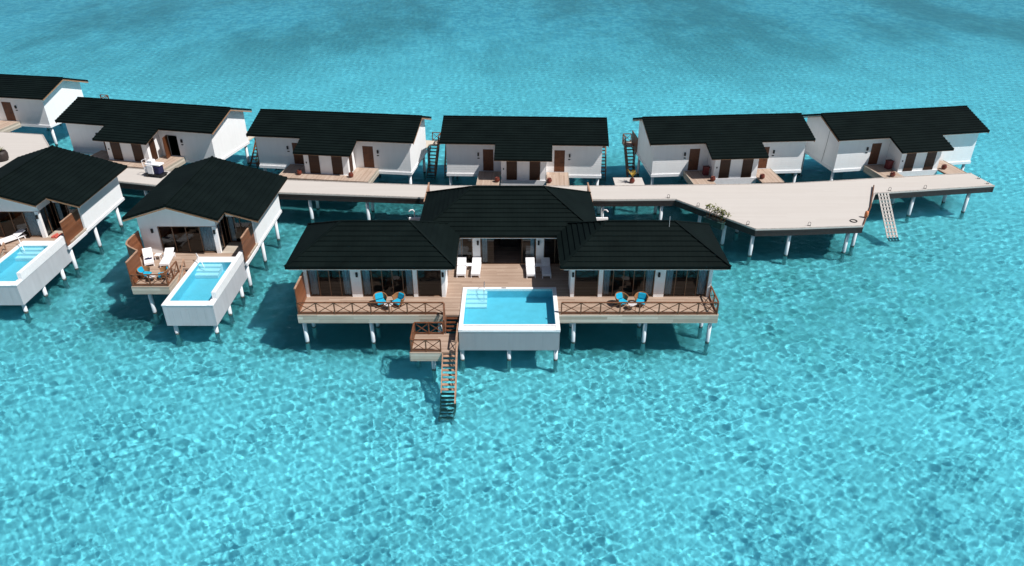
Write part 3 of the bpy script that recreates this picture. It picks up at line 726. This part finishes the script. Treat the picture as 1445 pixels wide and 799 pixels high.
# ------------------------------------------------------------------ furniture
def make_lounger():
    o = empty('sun_lounger'); o['category'] = 'sun lounger'
    MB().box(-.33,-.27,-1,.95,.20,.28).box(.27,.33,-1,.95,.20,.28).box(-.27,.27,-1,-.94,.20,.28).box(-.27,.27,.3,.36,.20,.28).box(-.27,.27,.89,.95,.2,.28).build('frame', M['loung'], o)
    for x in (-.30,.30):
        for y in (-.93,.80): MB().box(x-.035,x+.035,y-.035,y+.035,0,.199).build('leg', M['loung'], o)
    MB().box(-.33,.33,-1.0,.22,.285,.37).build('seat', M['loung'], o, bevel=.02)
    m = Matrix.Translation((0,.26,.31)) @ Matrix.Rotation(R(22),4,'X')
    MB().box(-.33,.33,0,.82,0,.08,m).build('backrest', M['loung'], o, bevel=.02)
    return o
def make_side_table():
    o = empty('side_table'); o['category'] = 'side table'
    MB().box(-.22,.22,-.22,.22,.38,.42).build('table_top', M['loung'], o, bevel=.008)
    for x in (-.18,.18):
        for y in (-.18,.18): MB().box(x-.02,x+.02,y-.02,y+.02,0,.379).build('leg', M['loung'], o)
    return o
def make_chair():
    o = empty('wicker_chair'); o['category'] = 'armchair'
    sh = MB(); n = 16; rows = [(.30,.20),(.38,.36),(.43,.52),(.46,.66)]
    prev = None
    for r, z in rows:
        ring = []
        for i in range(n+1):
            a = R(-25)+R(230)*i/n; lift = .16*max(0,math.sin(a))*(z-.2)/.46
            ring.append(V((r*math.cos(a), r*math.sin(a)*.95, z+lift)))
        if prev:
            for i in range(n):
                sh.face([prev[i],prev[i+1],ring[i+1],ring[i]])
                c = .93; sh.face([V((p.x*c,p.y*c,p.z)) for p in (prev[i+1],prev[i],ring[i],ring[i+1])])
        prev = ring
    sh.lathe([(.30,.18),(.34,.26)], (0,0,0), 16); sh.build('shell', M['wicker'], o, True)
    MB().tube(prev, .035, 8).build('arm_rim', M['wicker'], o, True)
    for a in (40,140,220,320): 
        c, s = math.cos(R(a)), math.sin(R(a)); MB().tube([(.36*c,.36*s,0),(.28*c,.28*s,.22)], .025, 8).build('leg', M['wicker'], o, True)
    MB().box(-.31,.31,-.36,.22,.27,.40).build('seat_cushion', M['cushion'], o, bevel=.045)
    m = Matrix.Translation((0,.24,.40)) @ Matrix.Rotation(R(-18),4,'X')
    MB().box(-.29,.29,-.06,.08,0,.42,m).build('back_cushion', M['cushion'], o, bevel=.05)
    return o
def make_coffee_table():
    o = empty('coffee_table'); o['category'] = 'table'
    MB().lathe([(.28,.40),(.30,.42),(.30,.44),(.28,.45)], n=20).build('table_top', M['tabletop'], o)
    for a in (90,210,330): MB().tube([(.26*math.cos(R(a)),.26*math.sin(R(a)),0),(.2*math.cos(R(a)),.2*math.sin(R(a)),.40)], .02, 6).build('leg', M['wicker'], o)
    return o
LG, ST, CH, CT = make_lounger(), make_side_table(), make_chair(), make_coffee_table()
for x, y, z, rz, lab in (
    (-3.72,48.05,zd,.02,'white sun lounger nearest the left wing roof on the large villa courtyard'),
    (-2.64,48.05,zd,-.02,'white sun lounger beside the left pier of the open courtyard doorway'),
    (1.36,47.95,zd,.03,'sunlit white sun lounger right of the open courtyard doorway'),
    (2.50,47.95,zd,.02,'white sun lounger in the shade of the right wing roof'),
    (-27.45,49.6,zd,R(26),'white sun lounger with a dark towel on the small villa deck by curved screen'),
    (-26.0,49.55,zd,R(8),'white sun lounger without towel near the glass doors of the smaller villa'),
    (-39.75,53.0,zd,R(-35),'white sun lounger at the left photo edge beside the narrow pool')):
    inst(LG,(x,y,z),rz,lab,'white sun loungers')
for x, y, z, lab in ((-3.18,48.35,zd,'small white side table between the two left courtyard loungers'),(1.93,48.3,zd,'small white side table between the two right courtyard loungers'),(-26.85,49.95,zd,'small white side table between the loungers on the small villa deck')):
    inst(ST,(x,y,z),0,lab,'white side tables')
for x, y, rz, lab in (
    (-8.95,43.25,R(28),'wicker chair with turquoise cushions, left of the pair on the left wing balcony'),
    (-7.72,43.25,R(-38),'wicker chair with turquoise cushions, right of the pair on the left wing balcony'),
    (7.45,43.25,R(32),'wicker chair with turquoise cushions, left of the pair on the right wing balcony'),
    (8.78,43.25,R(-20),'wicker chair with turquoise cushions, right of the pair on the right wing balcony'),
    (-26.6,47.05,R(80),'wicker chair with turquoise cushions against the brown screen of the smaller villa'),
    (-25.25,47.0,R(-65),'wicker chair with turquoise cushions near the pool stairs of the smaller villa')):
    inst(CH,(x,y,zd),rz,lab,'wicker chairs with turquoise cushions')
for x, y, lab in ((-8.33,42.75,'small round table between the chairs on the left wing balcony'),(8.12,42.75,'small round table between the chairs on the right wing balcony'),(-25.95,46.6,'small round table between the chairs on the small villa deck')):
    inst(CT,(x,y,zd),0,lab,'round balcony tables')
tw = MB()
for i in range(5): tw.box(-.26+.1*i,-.17+.1*i,-.10-.02*(i%2),.10+.03*(i%3),.0,.035+.012*(i%3))
t = tag(tw.build('towel', M['navy']), 'dark navy towel folded on the white lounger by the curved screen', 'towel'); t.location = (-27.3,49.3,zd+.372); t.rotation_euler = (0,0,R(20))
tw = MB()
for i in range(6): tw.box(-.36+.12*i,-.25+.12*i,-.22-.03*(i%2),.18+.05*(i%3),0,.12+.05*(i%3))
t = tag(tw.build('beach_bag', M['coral']), 'crumpled coral red towel on the sandy floor by the brown screen', 'towel'); t.name = 'beach_towel'; t.location = (-36.6,53.72,2.508)
# pots, bins
def make_pot():
    o = empty('plant_pot'); o['category'] = 'pot'; o.scale = (.82,.82,.82)
    MB().lathe([(.17,0),(.27,.12),(.31,.28),(.27,.42),(.22,.48),(.245,.53),(.20,.53),(.17,.46)], n=16).build('body', M['pot'], o, True)
    MB().lathe([(.168,.44),(.10,.47)], n=12).build('soil', M['inside'], o)
    return o
PT = make_pot()
for i, x, y, lab in ((2,-2.45,-2.0,'red brown pot left of the porch bay on the third twin house'),(2,2.45,-2.0,'red brown pot right of the porch bay on the third twin house'),
    (3,-2.4,-2.1,'red brown pot on the shaded porch of the twin house seen straight on'),(3,2.45,-2.1,'red brown pot on the sunlit porch of the twin house seen straight on'),
    (4,-2.3,-2.15,'red brown pot left of the porch bay facing the wide boardwalk'),(4,2.5,-1.95,'red brown pot right of the porch bay facing the wide boardwalk'),
    (5,-3.35,-2.6,'red brown pot at the porch corner near the pale lattice ramp'),(5,2.75,-1.6,'red brown pot right of the porch bay on the last twin house')):
    inst(PT,hl(i,x,y,zd+.215),0,lab,'red brown porch pots')
p = inst(PT,(11.15,64.55,2.72),0,'red brown pot with a yellow palm standing on the side platform','red brown porch pots')
def fronds(m, c, n, L, lean, width=.06):
    for k in range(n):
        a = 2*math.pi*k/n+random.uniform(-.3,.3); l = L*random.uniform(.7,1.15); d = V((math.cos(a),math.sin(a),0)); sd = V((-d.y,d.x,0)); pr = None
        for i in range(6):
            t = i/5; p = V(c)+d*(lean*l*t)+V((0,0,l*(t-.45*lean*t*t*1.6))); ww = width*(1-t*.8)*(1 if i else .4)
            cur = (p-sd*ww, p+sd*ww)
            if pr: m.face([pr[0],pr[1],cur[1],cur[0]])
            pr = cur
plm = tag(empty('potted_palm',(11.15,64.55,3.09)), 'small yellow palm growing from the pot on the side platform', 'plant')
MB().tube([(0,0,0),(.01,.0,.22)],[.06,.045],8).build('stem', M['pot'], plm)
m_ = MB(); fronds(m_,(0,0,.18),15,1.0,.55,.075); m_.build('fronds', M['palm'], plm)
def make_bin():
    o = empty('waste_bin'); o['category'] = 'bin'
    MB().prism([(-.24,-.22),(.24,-.22),(.27,.24),(-.27,.24)],0,.75).build('body', M['redbin'], o); MB().box(-.29,.29,-.25,.27,.752,.82).build('lid', M['redbin'], o)
    return o
BN = make_bin()
inst(BN,hl(4,-2.48,-.55,zd+.22),R(4),'dark red bin against the porch bay beside the palm platform house','dark red porch bins')
inst(BN,hl(5,-2.48,-.6,zd+.22),R(9),'dark red bin against the porch bay of the last twin house','dark red porch bins')
# service cart in front of the open door
ct = tag(empty('service_cart',(-33.75,66.3,2.7),R(-14)), 'white housekeeping cart with dark bags parked on the boardwalk by the open door', 'cart')
MB().box(-.95,.95,-.45,.45,.22,.32).build('platform', M['black'], ct)
for x in (-.7,.7):
    for y in (-.38,.38): MB().tube([(x,y-.06,.14),(x,y+.06,.14)],.14,12).build('wheel', M['black'], ct)
MB().prism([(-.55,-.40),(.05,-.40),(.02,.30),(-.52,.30)],.325,1.15).build('bin', M['loung'], ct, bevel=.02)
MB().box(-.75,.85,-.35,.40,1.16,1.30).build('tray', M['loung'], ct, bevel=.04)
MB().box(.12,.70,-.36,.36,.325,1.1).build('laundry_bag', M['navy'], ct, bevel=.08); MB().box(-.92,-.60,-.32,.34,.325,.95).build('laundry_bag', M['loung'], ct, bevel=.08)
MB().tube([(-.85,.3,.32),(-1.02,.3,1.55),(-1.02,-.3,1.55),(-.85,-.3,.32)],.03,8).build('push_handle', M['loung'], ct)
MB().box(-.55,.0,-.20,.35,1.305,1.6).build('towel_stack', M['loung'], ct, bevel=.08)
# mooring hoops along the edge
def make_hoop():
    o = MB(); pts = [(-.11,0,0)]+[(-.13*math.cos(R(a)),0,.28+.13*math.sin(R(a))) for a in range(0,181,30)]+[(.11,0,0)]
    o.tube(pts,.022,6); o.box(-.16,.16,-.06,.06,0,.03)
    h = o.build('mooring_hoop', M['black']); h['category'] = 'mooring hoop'; h.scale = (.8,.8,.8); return h
HO = make_hoop()
for x, y, lab in ((13.9,61.1,'dark hoop on the boardwalk corner above the right wing ridge'),(16.15,59.3,'dark hoop on the slanted boardwalk edge above the planter'),(19.45,55.6,'dark hoop on the slanted boardwalk edge below the planter'),(24.45,55.4,'dark hoop on the near edge of the wide boardwalk'),
    (34.3,62.75,'dark hoop just right of the pale lattice ramp'),(37.75,63.25,'dark hoop on the near edge between the lattice ramp and the tip'),(44.1,64.35,'dark hoop nearest the pointed tip of the boardwalk'),(43.95,65.6,'dark hoop on the short end edge of the boardwalk')):
    inst(HO,(x,y,2.702),random.uniform(-.3,.3),lab,'dark mooring hoops')
# pale lattice ramp
rp = MB(); a0, a1, b0, b1 = V((32.98,62.02,2.76)), V((33.85,62.15,2.76)), V((33.02,58.2,-.35)), V((33.89,58.3,-.35))
for i in range(4): rp.bar(a0.lerp(a1,i/3), b0.lerp(b1,i/3), .15, .07)
for k in range(15): rp.bar(a0.lerp(b0,k/14)+V((0,0,.006)), a1.lerp(b1,k/14)+V((0,0,.006)), .15, .06)
tag(rp.build('lattice_ramp', M['lattice']), 'pale lattice ramp sloping from the boardwalk into the sea', 'ramp')
pp = MB().tube([(28.95,55.5,2.76),(31.0,59.0,2.80),(33.2,63.6,2.86)],.055,8)
tag(pp.build('wooden_pole', M['brown'], None, True), 'long dark pole lying on the slanted edge beside the lattice ramp', 'pole')
tag(MB().lathe([(.05,0),(.14,.06),(.16,.3),(.14,.56),(.05,.62)], (29.75,56.95,2.70), 12).build('boat_fender', M['orange'], None, True), 'small orange fender standing at the slanted edge of the wide boardwalk', 'fender')
cr = MB()
for r in (.27,): cr.tube([(28.45+r*math.cos(R(a)),56.25+r*math.sin(R(a)),2.745) for a in range(0,361,20)],.035,6,False)
tag(cr.build('coiled_rope', M['black']), 'dark coiled rope lying near the corner of the wide boardwalk', 'rope')
# planter with shrub on the slanted edge
pb = tag(empty('hanging_planter',(17.35,57.15,0),math.atan2(54.69-60.75,19.85-14.46)), 'dark green planter box hanging under the slanted boardwalk edge', 'planter')
MB().box(-.95,.85,-.62,-.12,1.95,2.5).box(-1.0,.9,-.66,-.10,2.46,2.54).build('box', M['planter'], pb)
sh = tag(empty('edge_shrub',(17.35,57.15,0),math.atan2(54.69-60.75,19.85-14.46)), 'straggly yellow green shrub arching over the slanted boardwalk edge', 'shrub')
stm = MB(); lf = MB()
for k in range(13):
    x = -.8+1.6*k/12; d = V((random.uniform(-.4,.4)+x*.2, random.uniform(-.05,.55), random.uniform(.7,1.15))); p0 = V((x,-.38,2.5)); p1 = p0+d*.6; p2 = p0+d
    stm.tube([p0,p1,p2],[.022,.016,.01],5)
    for j in range(22):
        c = p1.lerp(p2,random.random()**.6)+V((random.gauss(0,.11),random.gauss(0,.11),random.gauss(0,.08)))
        u = V((random.gauss(0,1),random.gauss(0,1),random.gauss(0,.5))).normalized()*random.uniform(.07,.13); v_ = u.cross(V((random.gauss(0,.4),random.gauss(0,.4),1))).normalized()*random.uniform(.045,.075)
        lf.face([c-u,c+v_,c+u,c-v_])
stm.build('stem', M['wicker'], sh); lf.build('leaves', M['leaf'], sh)
# a potted plant at the left edge
tb = tag(empty('planter_tub',(-50.75,70.4,2.7)), 'round dark brown tub with a sparse plant at the left edge of boardwalk', 'planter')
MB().lathe([(.4,0),(.55,.2),(.6,.7),(.5,1.0),(.42,1.0),(.40,.9)], n=18).build('tub', M['pieredge'], tb, True)
m_ = MB(); fronds(m_,(0,0,.95),9,.7,.8,.06); m_.build('leaves', M['leaf'], tb)
for o in bpy.data.objects:
    if '_used' in o: del o['_used']
    if o.name == 'sea_water': pass
